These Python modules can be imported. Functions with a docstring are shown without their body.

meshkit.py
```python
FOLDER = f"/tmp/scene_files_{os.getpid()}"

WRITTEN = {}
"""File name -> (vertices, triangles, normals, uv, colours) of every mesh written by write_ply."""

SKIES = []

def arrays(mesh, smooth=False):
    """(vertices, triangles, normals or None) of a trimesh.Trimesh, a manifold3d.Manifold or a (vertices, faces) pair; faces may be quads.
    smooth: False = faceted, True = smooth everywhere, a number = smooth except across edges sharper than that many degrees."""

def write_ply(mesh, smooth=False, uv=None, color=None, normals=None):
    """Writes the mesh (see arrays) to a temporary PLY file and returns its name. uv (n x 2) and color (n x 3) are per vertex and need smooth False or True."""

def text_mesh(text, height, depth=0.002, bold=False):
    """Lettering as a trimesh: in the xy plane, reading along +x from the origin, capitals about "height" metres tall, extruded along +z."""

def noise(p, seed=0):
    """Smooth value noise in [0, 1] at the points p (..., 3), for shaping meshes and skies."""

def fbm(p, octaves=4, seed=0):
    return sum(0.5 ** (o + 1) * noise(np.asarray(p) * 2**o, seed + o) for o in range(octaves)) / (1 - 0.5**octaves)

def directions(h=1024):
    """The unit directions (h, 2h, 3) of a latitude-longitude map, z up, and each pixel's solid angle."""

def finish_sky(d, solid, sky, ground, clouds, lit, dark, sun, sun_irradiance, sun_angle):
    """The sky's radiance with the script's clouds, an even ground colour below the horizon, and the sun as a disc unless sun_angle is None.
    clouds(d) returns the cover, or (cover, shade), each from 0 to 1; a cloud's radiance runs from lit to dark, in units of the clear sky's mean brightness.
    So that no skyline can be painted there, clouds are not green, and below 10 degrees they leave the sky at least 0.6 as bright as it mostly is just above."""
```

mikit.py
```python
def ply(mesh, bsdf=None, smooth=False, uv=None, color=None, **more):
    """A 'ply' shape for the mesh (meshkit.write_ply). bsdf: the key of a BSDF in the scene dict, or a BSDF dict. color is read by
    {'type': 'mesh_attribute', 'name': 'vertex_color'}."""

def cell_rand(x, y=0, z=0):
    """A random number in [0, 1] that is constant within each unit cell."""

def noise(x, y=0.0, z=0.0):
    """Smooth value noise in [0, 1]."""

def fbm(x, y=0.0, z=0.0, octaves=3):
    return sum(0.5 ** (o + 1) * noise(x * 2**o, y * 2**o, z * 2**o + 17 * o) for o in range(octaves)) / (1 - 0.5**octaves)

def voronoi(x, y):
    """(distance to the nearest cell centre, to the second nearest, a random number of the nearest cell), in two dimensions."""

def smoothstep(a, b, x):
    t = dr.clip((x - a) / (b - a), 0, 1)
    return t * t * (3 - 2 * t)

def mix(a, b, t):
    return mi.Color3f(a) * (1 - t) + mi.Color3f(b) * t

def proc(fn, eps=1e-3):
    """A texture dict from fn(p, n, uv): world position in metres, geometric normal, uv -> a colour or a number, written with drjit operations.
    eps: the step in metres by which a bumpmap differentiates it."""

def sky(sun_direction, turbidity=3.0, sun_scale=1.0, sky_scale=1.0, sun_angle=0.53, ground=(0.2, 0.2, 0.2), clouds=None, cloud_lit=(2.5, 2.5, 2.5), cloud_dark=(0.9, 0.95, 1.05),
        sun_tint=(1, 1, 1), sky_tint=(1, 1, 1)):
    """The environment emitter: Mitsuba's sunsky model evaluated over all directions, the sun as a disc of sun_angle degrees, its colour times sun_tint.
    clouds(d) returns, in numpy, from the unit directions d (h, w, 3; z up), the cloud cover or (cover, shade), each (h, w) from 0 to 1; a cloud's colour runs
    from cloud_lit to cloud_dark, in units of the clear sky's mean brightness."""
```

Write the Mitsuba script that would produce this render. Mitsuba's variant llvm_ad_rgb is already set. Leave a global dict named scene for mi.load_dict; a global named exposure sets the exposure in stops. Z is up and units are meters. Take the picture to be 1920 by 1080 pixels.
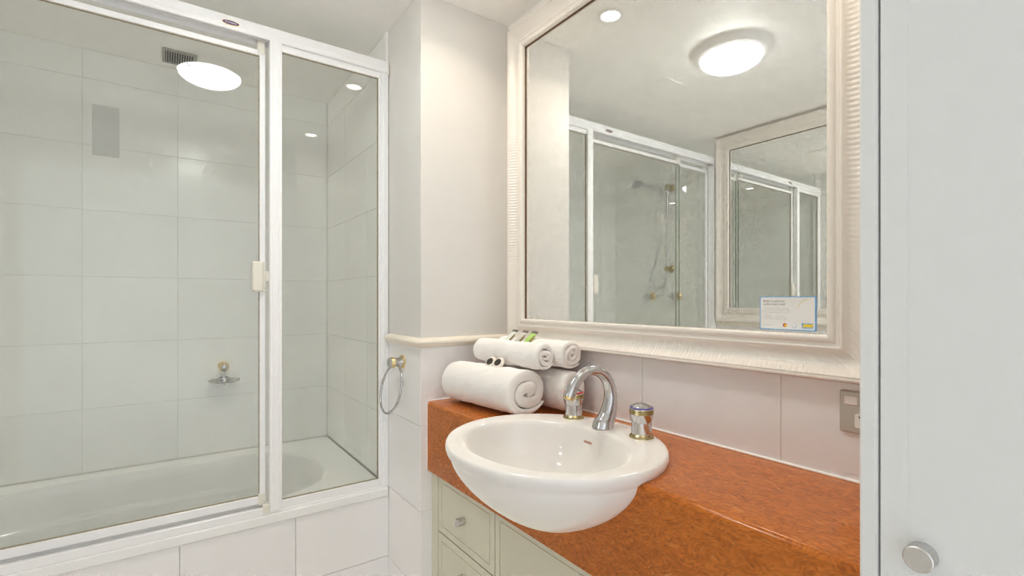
import math
import numpy as np
import trimesh
import manifold3d as m3
import shapely.geometry as sg
from shapely import affinity
import drjit as dr
import mitsuba as mi
import mikit
import meshkit
from mikit import noise, fbm, voronoi, smoothstep, mix, proc

PI = math.pi
T = mi.ScalarTransform4f
scene, labels = {}, {}

# ------------------------------------------------------------------ camera, light, exposure
CAM_Z, YAW, F_PX = 1.26, 0.6188, 917.3
fwd = [math.sin(YAW), math.cos(YAW), 0.0]
scene['camera'] = {
    'type': 'perspective', 'fov': math.degrees(2 * math.atan(960 / F_PX)), 'fov_axis': 'x', 'near_clip': 0.01, 'far_clip': 50.0,
    'principal_point_offset_x': 0.0, 'principal_point_offset_y': -21.8 / 1080,
    'to_world': T().look_at(origin=[0, 0, CAM_Z], target=[fwd[0], fwd[1], CAM_Z], up=[0, 0, 1]),
}
exposure = 0.10
DOME_RADIANCE = [34.0, 35.0, 34.0]
DOWN_RADIANCE = [30.0, 26.0, 21.0]
DAYLIGHT = [1.15, 1.19, 1.25]
SPOT_INTENSITY = [0.56, 0.47, 0.37]

scene['daylight'] = {'type': 'constant', 'radiance': {'type': 'rgb', 'value': DAYLIGHT}}   # comes in through the wide doorway behind the camera

# ------------------------------------------------------------------ room measures (metres)
XW, XM, XC, XN = 1.1426, 1.1158, 0.781, 0.757      # mirror wall, mirror glass, counter front, nib side face
YN, YS, YB = 1.630, 1.940, 2.8615                  # nib front, bath screen, wall behind the bath
XO, YF = -0.887, -0.85                             # opposite wall, wall behind the camera
ZC, ZK, ZD0, ZD1 = 2.3706, 0.890, 1.087, 1.121     # ceiling, counter top, dado trim
ZA = 0.642                                         # underside of the counter's apron


# ------------------------------------------------------------------ materials
def rgb(r, g, b):
    f = lambda c: (c / 255 / 12.92) if c / 255 <= 0.04045 else ((c / 255 + 0.055) / 1.055) ** 2.4
    return [f(r), f(g), f(b)]


def tex(c):
    return {'type': 'rgb', 'value': list(c)}


def plastic(name, col, rough=0.3, spec=0.5, **kw):
    scene[name] = {'type': 'twosided', 'b': {'type': 'principled', 'base_color': col if isinstance(col, dict) else tex(col), 'roughness': rough, 'specular': spec, **kw}}
    return name


def bumped(name, col, rough, height, scale, spec=0.5, eps=1e-3, **kw):
    scene[name] = {'type': 'twosided', 'b': {'type': 'bumpmap', 'arbitrary': proc(height, eps), 'scale': scale,
                   'b': {'type': 'principled', 'base_color': col if isinstance(col, dict) else tex(col), 'roughness': rough, 'specular': spec, **kw}}}
    return name


def metal(name, col, alpha):
    scene[name] = {'type': 'twosided', 'b': {'type': 'roughconductor', 'material': 'none', 'alpha': alpha, 'specular_reflectance': tex(col)}}
    return name


def tile_relief(p, n, uv):
    """Shallow feathery scratches pressed into the glaze: warped, stretched ridges in scattered patches."""
    a, b = p.x + p.y, p.z
    wx, wy = fbm(a * 5, b * 5, 3.0, 2) - 0.5, fbm(a * 5, b * 5, 9.0, 2) - 0.5
    q, r = a * 0.8 + b * 0.6 + wx * 0.35, -a * 0.6 + b * 0.8 + wy * 0.35
    ridge = 1 - dr.abs(noise(q * 22, r * 95, 1.0) * 2 - 1)
    patch = smoothstep(0.40, 0.58, fbm(a * 4.5, b * 4.5, 20.0, 2))
    return smoothstep(0.70, 1.0, ridge) * patch


def burl(p, n, uv):
    a, b = p.x + 0.15 * p.z, p.y
    c = p.z - 0.35 * p.x
    wx, wy = fbm(a * 22, b * 22, c * 22, 3) - 0.5, fbm(a * 22 + 7, b * 22 + 3, c * 22, 3) - 0.5
    x, y, z = a + wx * 0.05, b + wy * 0.05, c + (wx - wy) * 0.03
    g = fbm(x * 150, y * 75, z * 150, 3)
    fine = noise(x * 330, y * 130, z * 330)
    rings = 0.5 + 0.5 * dr.sin((x * 1.3 + z + 0.7 * y) * 520 + 9 * wx)
    cloud = fbm(a * 9, b * 9, c * 9, 2)
    base = mix((0.34, 0.086, 0.010), (0.55, 0.165, 0.025), smoothstep(0.25, 0.75, g * 0.5 + fine * 0.2 + rings * 0.12 + cloud * 0.18))
    dark = smoothstep(0.66, 0.80, fbm(x * 190 + 30, y * 100, z * 190, 2)) * 0.5
    pale = smoothstep(0.66, 0.82, fbm(x * 140 + 80, y * 80, z * 140, 2)) * 0.34
    return mix(mix(base, (0.15, 0.038, 0.012), dark), (0.70, 0.33, 0.10), pale)


def terry(p, n, uv):
    return noise(p.x * 620, p.y * 620, p.z * 620) * 0.6 + noise(p.x * 300, p.y * 300, p.z * 300) * 0.6


def ceiling_paint(p, n, uv):
    return fbm(p.x * 60, p.y * 60, p.z * 60, 2)


bumped('m_ceiling', (0.90, 0.885, 0.85), 0.6, ceiling_paint, 0.0002, 0.2)
bumped('m_paint', (0.88, 0.855, 0.815), 0.45, ceiling_paint, 0.0001, 0.3)
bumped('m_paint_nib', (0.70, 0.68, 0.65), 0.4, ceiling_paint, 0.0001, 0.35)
bumped('m_tile', (0.845, 0.83, 0.825), 0.18, tile_relief, 0.0008, 0.5)
bumped('m_tile_pale', (0.86, 0.845, 0.838), 0.18, tile_relief, 0.0008, 0.5)
bumped('m_tile_bath', (0.875, 0.875, 0.845), 0.18, tile_relief, 0.0008, 0.5)
bumped('m_tile_bath_pale', (0.89, 0.89, 0.86), 0.18, tile_relief, 0.0008, 0.5)
plastic('m_grout', (0.80, 0.785, 0.75), 0.8, 0.2)
plastic('m_dado', (0.80, 0.735, 0.63), 0.25)
plastic('m_floor', (0.72, 0.69, 0.64), 0.4)
plastic('m_acrylic', (0.87, 0.87, 0.855), 0.12)
plastic('m_alu_white', (0.88, 0.88, 0.88), 0.25)
plastic('m_cream_plastic', (0.76, 0.73, 0.65), 0.3)
plastic('m_gasket', (0.30, 0.26, 0.18), 0.6)
plastic('m_glass_edge', (0.20, 0.26, 0.20), 0.2)
plastic('m_dark', (0.03, 0.03, 0.03), 0.5)
plastic('m_grey_plate', (0.64, 0.64, 0.63), 0.35)
plastic('m_vent', (0.34, 0.33, 0.31), 0.5)
plastic('m_white', (0.82, 0.81, 0.78), 0.3)
plastic('m_ceramic', (0.81, 0.785, 0.755), 0.06, 0.5, clearcoat=0.6, clearcoat_gloss=0.95)
plastic('m_cabinet', (0.63, 0.605, 0.48), 0.28)
plastic('m_cabinet_tall', (0.74, 0.755, 0.755), 0.33)
plastic('m_sealant', (0.85, 0.84, 0.82), 0.35)
plastic('m_frame', (0.79, 0.74, 0.68), 0.28)
plastic('m_rebate', (0.10, 0.045, 0.012), 0.5)
plastic('m_counter', proc(burl), 0.14, 0.28)
bumped('m_towel', (0.86, 0.835, 0.81), 0.95, terry, 0.0016, 0.1, 4e-4, sheen=0.5)
metal('m_chrome', (0.63, 0.63, 0.64), 0.04)
metal('m_gold', (0.84, 0.65, 0.32), 0.12)
metal('m_brass', (0.44, 0.37, 0.20), 0.10)
metal('m_nickel', (0.66, 0.65, 0.63), 0.22)
plastic('m_outlet', (0.50, 0.47, 0.41), 0.35, 0.5, metallic=0.4)
plastic('m_rocker', (0.82, 0.79, 0.75), 0.3)
plastic('m_red', (0.55, 0.02, 0.03), 0.3)
plastic('m_blue', (0.09, 0.07, 0.30), 0.3)
plastic('m_card', (0.83, 0.83, 0.82), 0.25)
plastic('m_card_blue', (0.16, 0.36, 0.66), 0.3)
plastic('m_card_ink', (0.22, 0.21, 0.21), 0.6)
plastic('m_card_grey', (0.42, 0.42, 0.42), 0.6)
plastic('m_card_gold', (0.70, 0.66, 0.42), 0.6)
plastic('m_card_red', (0.42, 0.04, 0.05), 0.5)
plastic('m_card_yellow', (0.88, 0.60, 0.02), 0.5)
plastic('m_card_sky', (0.50, 0.63, 0.80), 0.5)
plastic('m_rust', (0.42, 0.13, 0.07), 0.4)
plastic('m_badge', (0.07, 0.03, 0.12), 0.25)
plastic('m_tube_clear', (0.70, 0.74, 0.68), 0.2)
plastic('m_tube_grey', (0.62, 0.59, 0.53), 0.2)
plastic('m_tube_green', (0.40, 0.62, 0.14), 0.2)
plastic('m_tube_stripe', (0.30, 0.20, 0.10), 0.3)
plastic('m_tube_dark', (0.12, 0.10, 0.085), 0.3)
plastic('m_soap', (0.85, 0.78, 0.70), 0.4)
plastic('m_soap_label', (0.03, 0.025, 0.02), 0.4)
scene['m_mirror'] = {'type': 'twosided', 'b': {'type': 'conductor', 'material': 'none', 'specular_reflectance': tex((0.955, 0.965, 0.94))}}
scene['m_glass'] = {'type': 'thindielectric', 'int_ior': 1.5, 'specular_transmittance': tex((0.965, 0.978, 0.955)), 'specular_reflectance': tex((0.62, 0.62, 0.62))}
scene['m_frost'] = {'type': 'thindielectric', 'int_ior': 1.5, 'specular_transmittance': tex((0.62, 0.62, 0.60))}


# ------------------------------------------------------------------ mesh and naming helpers
def cat(*ms):
    return trimesh.util.concatenate([m for m in ms])


def box(x0, x1, y0, y1, z0, z1, r=0.0):
    """A box with all edges chamfered by r."""
    x0, x1 = min(x0, x1), max(x0, x1)
    y0, y1 = min(y0, y1), max(y0, y1)
    z0, z1 = min(z0, z1), max(z0, z1)
    if r <= 0:
        b = trimesh.creation.box(extents=(x1 - x0, y1 - y0, z1 - z0))
        b.apply_translation(((x0 + x1) / 2, (y0 + y1) / 2, (z0 + z1) / 2))
        return b
    pts = []
    for sx in (0, 1):
        for sy in (0, 1):
            for sz in (0, 1):
                c = [(x0, x1)[sx], (y0, y1)[sy], (z0, z1)[sz]]
                d = [r * (1 - 2 * sx), r * (1 - 2 * sy), r * (1 - 2 * sz)]
                for k in range(3):
                    q = [c[i] + (0 if i == k else d[i]) for i in range(3)]
                    pts.append(q)
    return trimesh.Trimesh(pts).convex_hull


def rbox(x0, x1, y0, y1, z0, z1, r, seg=12):
    """A box with rounded edges: hull of eight spheres."""
    s = m3.Manifold.sphere(r, seg)
    parts = [s.translate((x, y, z)) for x in (x0 + r, x1 - r) for y in (y0 + r, y1 - r) for z in (z0 + r, z1 - r)]
    return tm(m3.Manifold.batch_hull(parts))


def tm(man):
    m = man.to_mesh()
    return trimesh.Trimesh(np.array(m.vert_properties[:, :3]), np.array(m.tri_verts), process=False)


def mf(mesh):
    mesh = mesh.copy()
    mesh.merge_vertices()
    return m3.Manifold(m3.Mesh(np.asarray(mesh.vertices, np.float32), np.asarray(mesh.faces, np.uint32)))


def extrude(poly, h):
    """Shapely polygon in xy, extruded along z from 0 to h."""
    geoms = getattr(poly, 'geoms', [poly])
    return cat(*[trimesh.creation.extrude_polygon(g, h, engine='earcut') for g in geoms])


def lathe(profile, axis='z', at=(0, 0, 0), n=48):
    m = trimesh.creation.revolve(np.asarray(profile, float), sections=n)
    if axis == 'x':      # profile's z runs along -x (out of a wall that faces -x)
        m.apply_transform(np.array([[0, 0, -1, 0], [0, 1, 0, 0], [1, 0, 0, 0], [0, 0, 0, 1.0]]))
    if axis == 'px':     # along +x
        m.apply_transform(np.array([[0, 0, 1, 0], [0, 1, 0, 0], [-1, 0, 0, 0], [0, 0, 0, 1.0]]))
    if axis == '-y':
        m.apply_transform(np.array([[1, 0, 0, 0], [0, 0, -1, 0], [0, 1, 0, 0], [0, 0, 0, 1.0]]))
    if axis == '-z':
        m.apply_transform(np.array([[1, 0, 0, 0], [0, -1, 0, 0], [0, 0, -1, 0], [0, 0, 0, 1.0]]))
    m.apply_translation(at)
    return m


def loft(rings, cap0=True, cap1=True):
    """rings: list of (n, 3) closed loops -> a mesh."""
    n, k = len(rings[0]), len(rings)
    v = np.vstack(rings)
    f = []
    for i in range(k - 1):
        for j in range(n):
            a, b = i * n + j, i * n + (j + 1) % n
            f += [[a, b, b + n], [a, b + n, a + n]]
    for on, i, flip in ((cap0, 0, True), (cap1, k - 1, False)):
        if on:
            v = np.vstack([v, v[i * n:(i + 1) * n].mean(0)])
            c = len(v) - 1
            for j in range(n):
                t = [i * n + j, i * n + (j + 1) % n, c]
                f.append(t[::-1] if flip else t)
    m = trimesh.Trimesh(v, f, process=False)
    if cap0 and cap1 and m.volume < 0:
        m.invert()
    return m


def tube(path, radii, n=20, start=None):
    """A swept round tube along a polyline (parallel transport frames)."""
    p = np.asarray(path, float)
    r = np.broadcast_to(radii, len(p))
    t = np.gradient(p, axis=0)
    t /= np.linalg.norm(t, axis=1, keepdims=True)
    if start is not None:
        t[0] = start
    u = np.cross(t[0], [0.3, 1, 0.2])
    u /= np.linalg.norm(u)
    a = np.linspace(0, 2 * PI, n, endpoint=False)
    rings = []
    for i in range(len(p)):
        u = u - t[i] * (u @ t[i])
        u /= np.linalg.norm(u)
        w = np.cross(t[i], u)
        rings.append(p[i] + r[i] * (np.cos(a)[:, None] * u + np.sin(a)[:, None] * w))
    return loft(rings)


def spline(pts, n):
    from scipy.interpolate import CubicSpline
    pts = np.asarray(pts, float)
    s = np.r_[0, np.cumsum(np.linalg.norm(np.diff(pts[:, :3], axis=0), axis=1))]
    return CubicSpline(s, pts)(np.linspace(0, s[-1], n))


def numbered(key):
    if key not in scene and key not in labels:
        return key
    k = 1
    while f'{key}_{k:03d}' in scene or f'{key}_{k:03d}' in labels:
        k += 1
    return f'{key}_{k:03d}'


def obj(name, mesh, mat, parent=None, smooth=30, label=None, **more):
    key = numbered(f'{parent}__{name}' if parent else name)
    scene[key] = mikit.ply(mesh, mat, smooth=smooth, **more)
    labels.setdefault(key, {})
    if label:
        labels[key]['label'] = label
    return key


def thing(name, label, category, group=None):
    key = numbered(name)
    labels[key] = {'label': label, 'category': category}
    if group:
        labels[key]['group'] = group
    return key


def whole(name, mesh, mat, label, category, group=None, smooth=30):
    key = obj(name, mesh, mat, None, smooth)
    labels[key] = {'label': label, 'category': category}
    if group:
        labels[key]['group'] = group
    return key


def struct(name, mesh, mat, label, smooth=30):
    key = obj(name, mesh, mat, None, smooth)
    labels[key] = {'label': label, 'category': 'trim' if name.startswith('trim') else name.split('_')[0], 'kind': 'structure'}
    return key


# ------------------------------------------------------------------ the room's shell
W = 0.10
struct('floor', box(XO - W, XW + W, YF - W, YB + W, -0.08, 0.0), 'm_floor', 'plain pale floor of the bathroom')
struct('ceiling', box(XO - W, XW + W, YF - W, YB + W, ZC, ZC + 0.08), 'm_ceiling', 'plain off-white painted ceiling')
struct('wall_right', box(XW, XW + W, YF - W, YB + W, 0, ZC), 'm_paint', 'cream wall that carries the large framed mirror above the counter')
struct('wall_left', box(XO - W, XO, YF - W, YB + W, 0, ZC), 'm_paint', 'wall opposite the vanity seen only in the mirror')
struct('wall_back', box(XO, XW, YB, YB + W, 0, ZC), 'm_grout', 'tiled wall along the far side of the bathtub')
DO0, DO1, DH = -0.82, 1.07, 2.25        # the doorway behind the camera
struct('wall_front', tm(mf(box(XO, XW, YF - W, YF, 0, ZC)) - mf(box(DO0, DO1, YF - 1, YF + 1, -1, DH))), 'm_paint', 'wall behind the camera with the open doorway')
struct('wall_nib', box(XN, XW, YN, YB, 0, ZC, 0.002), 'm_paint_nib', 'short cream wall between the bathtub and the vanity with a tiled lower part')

TT, GAP = 0.0024, 0.0016


def tiles(parent, plane, at, sign, us, vs, mats, seed):
    """Separate bevelled tiles on a wall: plane 'x' (u = y) or 'y' (u = x); they stand proud of the wall by TT."""
    rng = np.random.RandomState(seed)
    for i in range(len(us) - 1):
        for j in range(len(vs) - 1):
            a, b, c, d = us[i] + GAP / 2, us[i + 1] - GAP / 2, vs[j] + GAP / 2, vs[j + 1] - GAP / 2
            t = TT + rng.uniform(-0.0003, 0.0003)
            lo, hi = (at, at + sign * t)
            m = box(lo, hi, a, b, c, d, 0.0007) if plane == 'x' else box(a, b, lo, hi, c, d, 0.0007)
            obj('tile', m, mats[rng.randint(len(mats))], parent, smooth=False)


ZB = 0.49   # bath rim
rows = [ZB + 0.004, 0.775, 1.066, 1.363, 1.659, 1.947, 2.241, ZC - 0.001]
bath_mats = ['m_tile_bath', 'm_tile_bath_pale']
tiles('wall_back', 'y', YB, -1, [XO + 0.008, -0.69, -0.293, 0.055, 0.452, XN - 0.008], rows, bath_mats, 3)
tiles('wall_nib', 'x', XN, -1, [1.948, 2.20, 2.53, YB - 0.008], rows, bath_mats, 4)
tiles('wall_left', 'x', XO, 1, [1.948, 2.20, 2.53, YB - 0.008], rows, bath_mats, 5)
low = [0.0, 0.199, 0.492, 0.802, ZD0]
tl = ['m_tile', 'm_tile_pale']
tiles('wall_nib', 'x', XN, -1, [YN - TT + 0.0005, 1.9465], low, tl, 6)
tiles('wall_nib', 'y', YN, -1, [XN - TT + 0.0005, 1.012, XW - 0.008], low, tl, 7)
tiles('wall_right', 'x', XW, -1, [0.265, 0.55, 0.945, 1.345, YN - 0.009], [ZK + 0.002, 1.0905], tl, 8)
tiles('wall_left', 'x', XO, 1, [0.785, 0.88, 1.28, 1.68, 1.935], low[:-1] + [ZD0], tl, 9)


def dado_profile():
    """(out from the wall, height): a rounded nosing over a small cove."""
    a = np.linspace(-PI / 2, PI / 2, 9)
    return [(0, 0), (0.008, 0.0), (0.010, 0.004), (0.012, 0.006)] + [(0.014 + 0.010 * math.cos(t), 0.0185 + 0.0115 * math.sin(t)) for t in a] + [(0.006, 0.034), (0, 0.034)]


def dado_path(pts, closed=False):
    """Sweep the dado profile along a plan polyline; the profile stands out to the left of the path."""
    prof = np.array(dado_profile())
    p = np.asarray(pts, float)
    d = np.diff(p, axis=0)
    d /= np.linalg.norm(d, axis=1, keepdims=True)
    nl = np.c_[-d[:, 1], d[:, 0]]
    rings = []
    for i in range(len(p)):
        if i == 0: m = nl[0]
        elif i == len(p) - 1: m = nl[-1]
        else:
            m = nl[i - 1] + nl[i]
            m = m / (m @ nl[i])
        rings.append(np.array([[p[i, 0] + m[0] * o, p[i, 1] + m[1] * o, ZD0 + h] for o, h in prof]))
    return loft(rings)


struct('trim_1', dado_path([(XW, YN), (XN, YN), (XN, 1.926)]), 'm_dado', 'cream rounded dado moulding running round the corner of the short wall', 40)
struct('trim_2', dado_path([(XO, 0.785), (XO, 1.93)][::-1]), 'm_dado', 'cream dado moulding under the far mirror', 40)
struct('trim_3', box(XN - 0.010, XN, 1.9465, 1.9755, ZB, ZC - 0.001, 0.001), 'm_sealant', 'thin white vertical tile edge strip above the shower screen')

# the cupboard door in the opposite wall: seen only as a faint reflection in the screen's glass
D0, D1, DX = 0.005, 0.765, XO + 0.030
door = struct('door_1', box(XO + 0.012, DX, D0, D1, 0.01, DH - 0.01, 0.002), 'm_alu_white', 'white panelled door in the wall opposite the vanity')
for (a, b) in ((D0 + 0.09, D0 + 0.34), (D1 - 0.34, D1 - 0.09)):
    for (c, d) in ((0.22, 0.85), (1.05, 1.86)):
        obj('panel', cat(box(DX, DX + 0.008, a, b, c, d, 0.003), box(DX + 0.002, DX + 0.012, a + 0.04, b - 0.04, c + 0.04, d - 0.04, 0.004)), 'm_alu_white', door)
obj('handle', cat(lathe([(0, 0), (0.026, 0), (0.026, 0.006), (0.009, 0.01), (0.009, 0.04), (0.024, 0.046), (0.026, 0.06), (0.018, 0.07), (0, 0.072)], 'px', (DX, D1 - 0.06, 1.0))), 'm_nickel', door)
struct('trim_4', cat(box(XO, XO + 0.014, D0 - 0.06, D0 - 0.003, 0, DH + 0.045, 0.003), box(XO, XO + 0.014, D1 + 0.003, D1 + 0.018, 0, DH + 0.045, 0.003), box(XO, XO + 0.014, D0 - 0.003, D1 + 0.003, DH - 0.007, DH + 0.045, 0.003)), 'm_alu_white', 'white architrave around the panelled door')
struct('trim_5', cat(box(DO0 - 0.055, DO0, YF, YF + 0.012, 0, DH + 0.055, 0.003), box(DO1, DO1 + 0.055, YF, YF + 0.012, 0, DH + 0.055, 0.003), box(DO0, DO1, YF, YF + 0.012, DH, DH + 0.055, 0.003)), 'm_alu_white', 'white architrave around the doorway behind the camera')


# ------------------------------------------------------------------ bathtub with its tiled front
def selp(x0, y0, a, b, z, n, k=96):
    t = np.linspace(0, 2 * PI, k, endpoint=False)
    C, S = np.cos(t), np.sin(t)
    return np.c_[x0 + a * np.sign(C) * np.abs(C) ** (2 / n), y0 + b * np.sign(S) * np.abs(S) ** (2 / n), np.full(k, z)]


def bathtub():
    bx0, bx1, by0, by1 = XO + 0.009, XN - 0.009, YS - 0.004, YB - 0.009
    x0, y0, a, b = (bx0 + bx1) / 2 - 0.02, (by0 + by1) / 2 + 0.01, 0.695, 0.365
    outer = sg.box(bx0, by0, bx1, by1).buffer(-0.006).buffer(0.006)
    hole = sg.Polygon(selp(x0, y0, a, b, 0, 3.0)[:, :2])
    rim = extrude(outer.difference(hole), 0.026)
    rim.apply_translation((0, 0, ZB - 0.026))
    # rounded lip, wall with a moulded ledge, and floor: one inner skin with thickness
    inner = [(0.0, 0.0), (0.004, -0.004), (0.010, -0.014), (0.018, -0.05), (0.028, -0.13), (0.040, -0.145), (0.046, -0.16), (0.062, -0.27), (0.085, -0.33), (0.125, -0.362), (0.20, -0.375)]
    rings = [selp(x0, y0, a - d * 1.25, b - d, ZB + z, 3.0 - 0.5 * min(1, -z / 0.3)) for d, z in inner]
    skin = loft(rings, False, True)
    back = [selp(x0, y0, a - d * 1.25 + 0.008, b - d + 0.008, ZB + z - 0.010, 3.0 - 0.5 * min(1, -z / 0.3)) for d, z in inner]
    return rim, skin, loft(back, False, True)


rim, skin, under = bathtub()
tub = thing('bathtub', 'white bathtub behind the glass shower screen with a tiled front', 'bathtub')
obj('shell', cat(rim, skin, under), 'm_acrylic', tub, 40)
obj('front_lip', rbox(XO + 0.002, XN - 0.002 - TT, YS - 0.012, YS + 0.018, 0.455, ZB + 0.001, 0.006), 'm_acrylic', tub, 40, 'white front edge of the tub under the screen rail')
front = obj('front_wall', box(XO + 0.008, XN - 0.0005, YS + 0.004, YS + 0.035, 0, 0.455), 'm_grout', tub, False, 'tiled front below the rim')
us = [XO + 0.009, -0.667, -0.312, 0.043, 0.398, XN - TT + 0.0006]
rng = np.random.RandomState(11)
for i in range(5):
    for c, d in ((0.001, 0.206), (0.206, 0.454)):
        obj('tile', box(us[i] + 0.0012, us[i + 1] - 0.0012, YS + 0.004, YS - 0.003, c + 0.0012, d - 0.0012, 0.0007), tl[rng.randint(2)], front, False)

# ------------------------------------------------------------------ shower screen
scr = thing('shower_screen', 'white framed sliding glass shower screen standing on the bathtub', 'shower screen')
XS1 = XN - TT - 0.001                       # right end at the wall tile
# head rail: a hollow section, front face, track fins below
head = cat(box(XO + 0.009, XS1, YS - 0.012, YS + 0.046, 2.205, 2.236, 0.003), box(XO + 0.009, XS1, YS - 0.012, YS - 0.004, 2.188, 2.208, 0.002),
           box(XO + 0.009, XS1, YS + 0.014, YS + 0.018, 2.192, 2.208), box(XO + 0.009, XS1, YS + 0.040, YS + 0.046, 2.182, 2.208, 0.001))
obj('head_rail', head, 'm_alu_white', scr, False)
sill = cat(box(XO + 0.009, XS1, YS - 0.006, YS + 0.044, ZB + 0.001, ZB + 0.010, 0.001), box(XO + 0.009, 0.318, YS - 0.009, YS - 0.003, ZB + 0.001, 0.518, 0.0015),
           box(XO + 0.009, 0.318, YS + 0.018, YS + 0.021, ZB + 0.008, 0.512), box(XO + 0.009, XS1, YS + 0.041, YS + 0.046, ZB + 0.001, 0.518, 0.0015))
obj('bottom_track', sill, 'm_alu_white', scr, False)
obj('wall_channel', cat(box(0.722, XS1, YS - 0.006, YS + 0.04, ZB + 0.010, 2.190, 0.0015), box(0.731, 0.740, YS - 0.009, YS - 0.004, ZB + 0.012, 2.188, 0.001)), 'm_alu_white', scr, False)
obj('wall_channel', box(XO + 0.009, XO + 0.034, YS - 0.006, YS + 0.04, ZB + 0.010, 2.190, 0.0015), 'm_alu_white', scr, False)
obj('post', cat(box(0.310, 0.350, YS - 0.012, YS + 0.016, ZB + 0.010, 2.190, 0.0015), box(0.336, 0.341, YS - 0.0145, YS - 0.010, ZB + 0.012, 2.188, 0.001), box(0.317, 0.322, YS - 0.0135, YS - 0.010, ZB + 0.012, 2.188, 0.001)), 'm_alu_white', scr, False)
obj('end_cap', box(XS1 - 0.006, XS1 + 0.0005, YS - 0.016, YS + 0.04, 2.180, 2.212, 0.002), 'm_cream_plastic', scr, False)


def pane(x0, x1, y, z0, z1):
    return trimesh.Trimesh([[x0, y, z0], [x1, y, z0], [x1, y, z1], [x0, y, z1]], [[0, 1, 2], [0, 2, 3]], process=False)


def gasket(x0, x1, y, z0, z1, w=0.0022):
    return cat(box(x0, x0 + w, y - 0.003, y + 0.003, z0, z1), box(x1 - w, x1, y - 0.003, y + 0.003, z0, z1), box(x0, x1, y - 0.003, y + 0.003, z0, z0 + w), box(x0, x1, y - 0.003, y + 0.003, z1 - w, z1))


fx = obj('fixed_panel', cat(box(0.350, 0.722, YS - 0.004, YS + 0.014, ZB + 0.010, 0.529, 0.0015), box(0.350, 0.722, YS - 0.002, YS + 0.014, 2.163, 2.205, 0.0015),
                            box(0.713, 0.722, YS - 0.002, YS + 0.014, 0.529, 2.163, 0.001)), 'm_alu_white', scr, False)
obj('pane', pane(0.350, 0.713, YS + 0.006, 0.529, 2.163), 'm_glass', fx, False, 'clear fixed glass pane')
obj('gasket', gasket(0.3505, 0.7125, YS + 0.006, 0.5295, 2.1625), 'm_gasket', fx, False)
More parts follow.
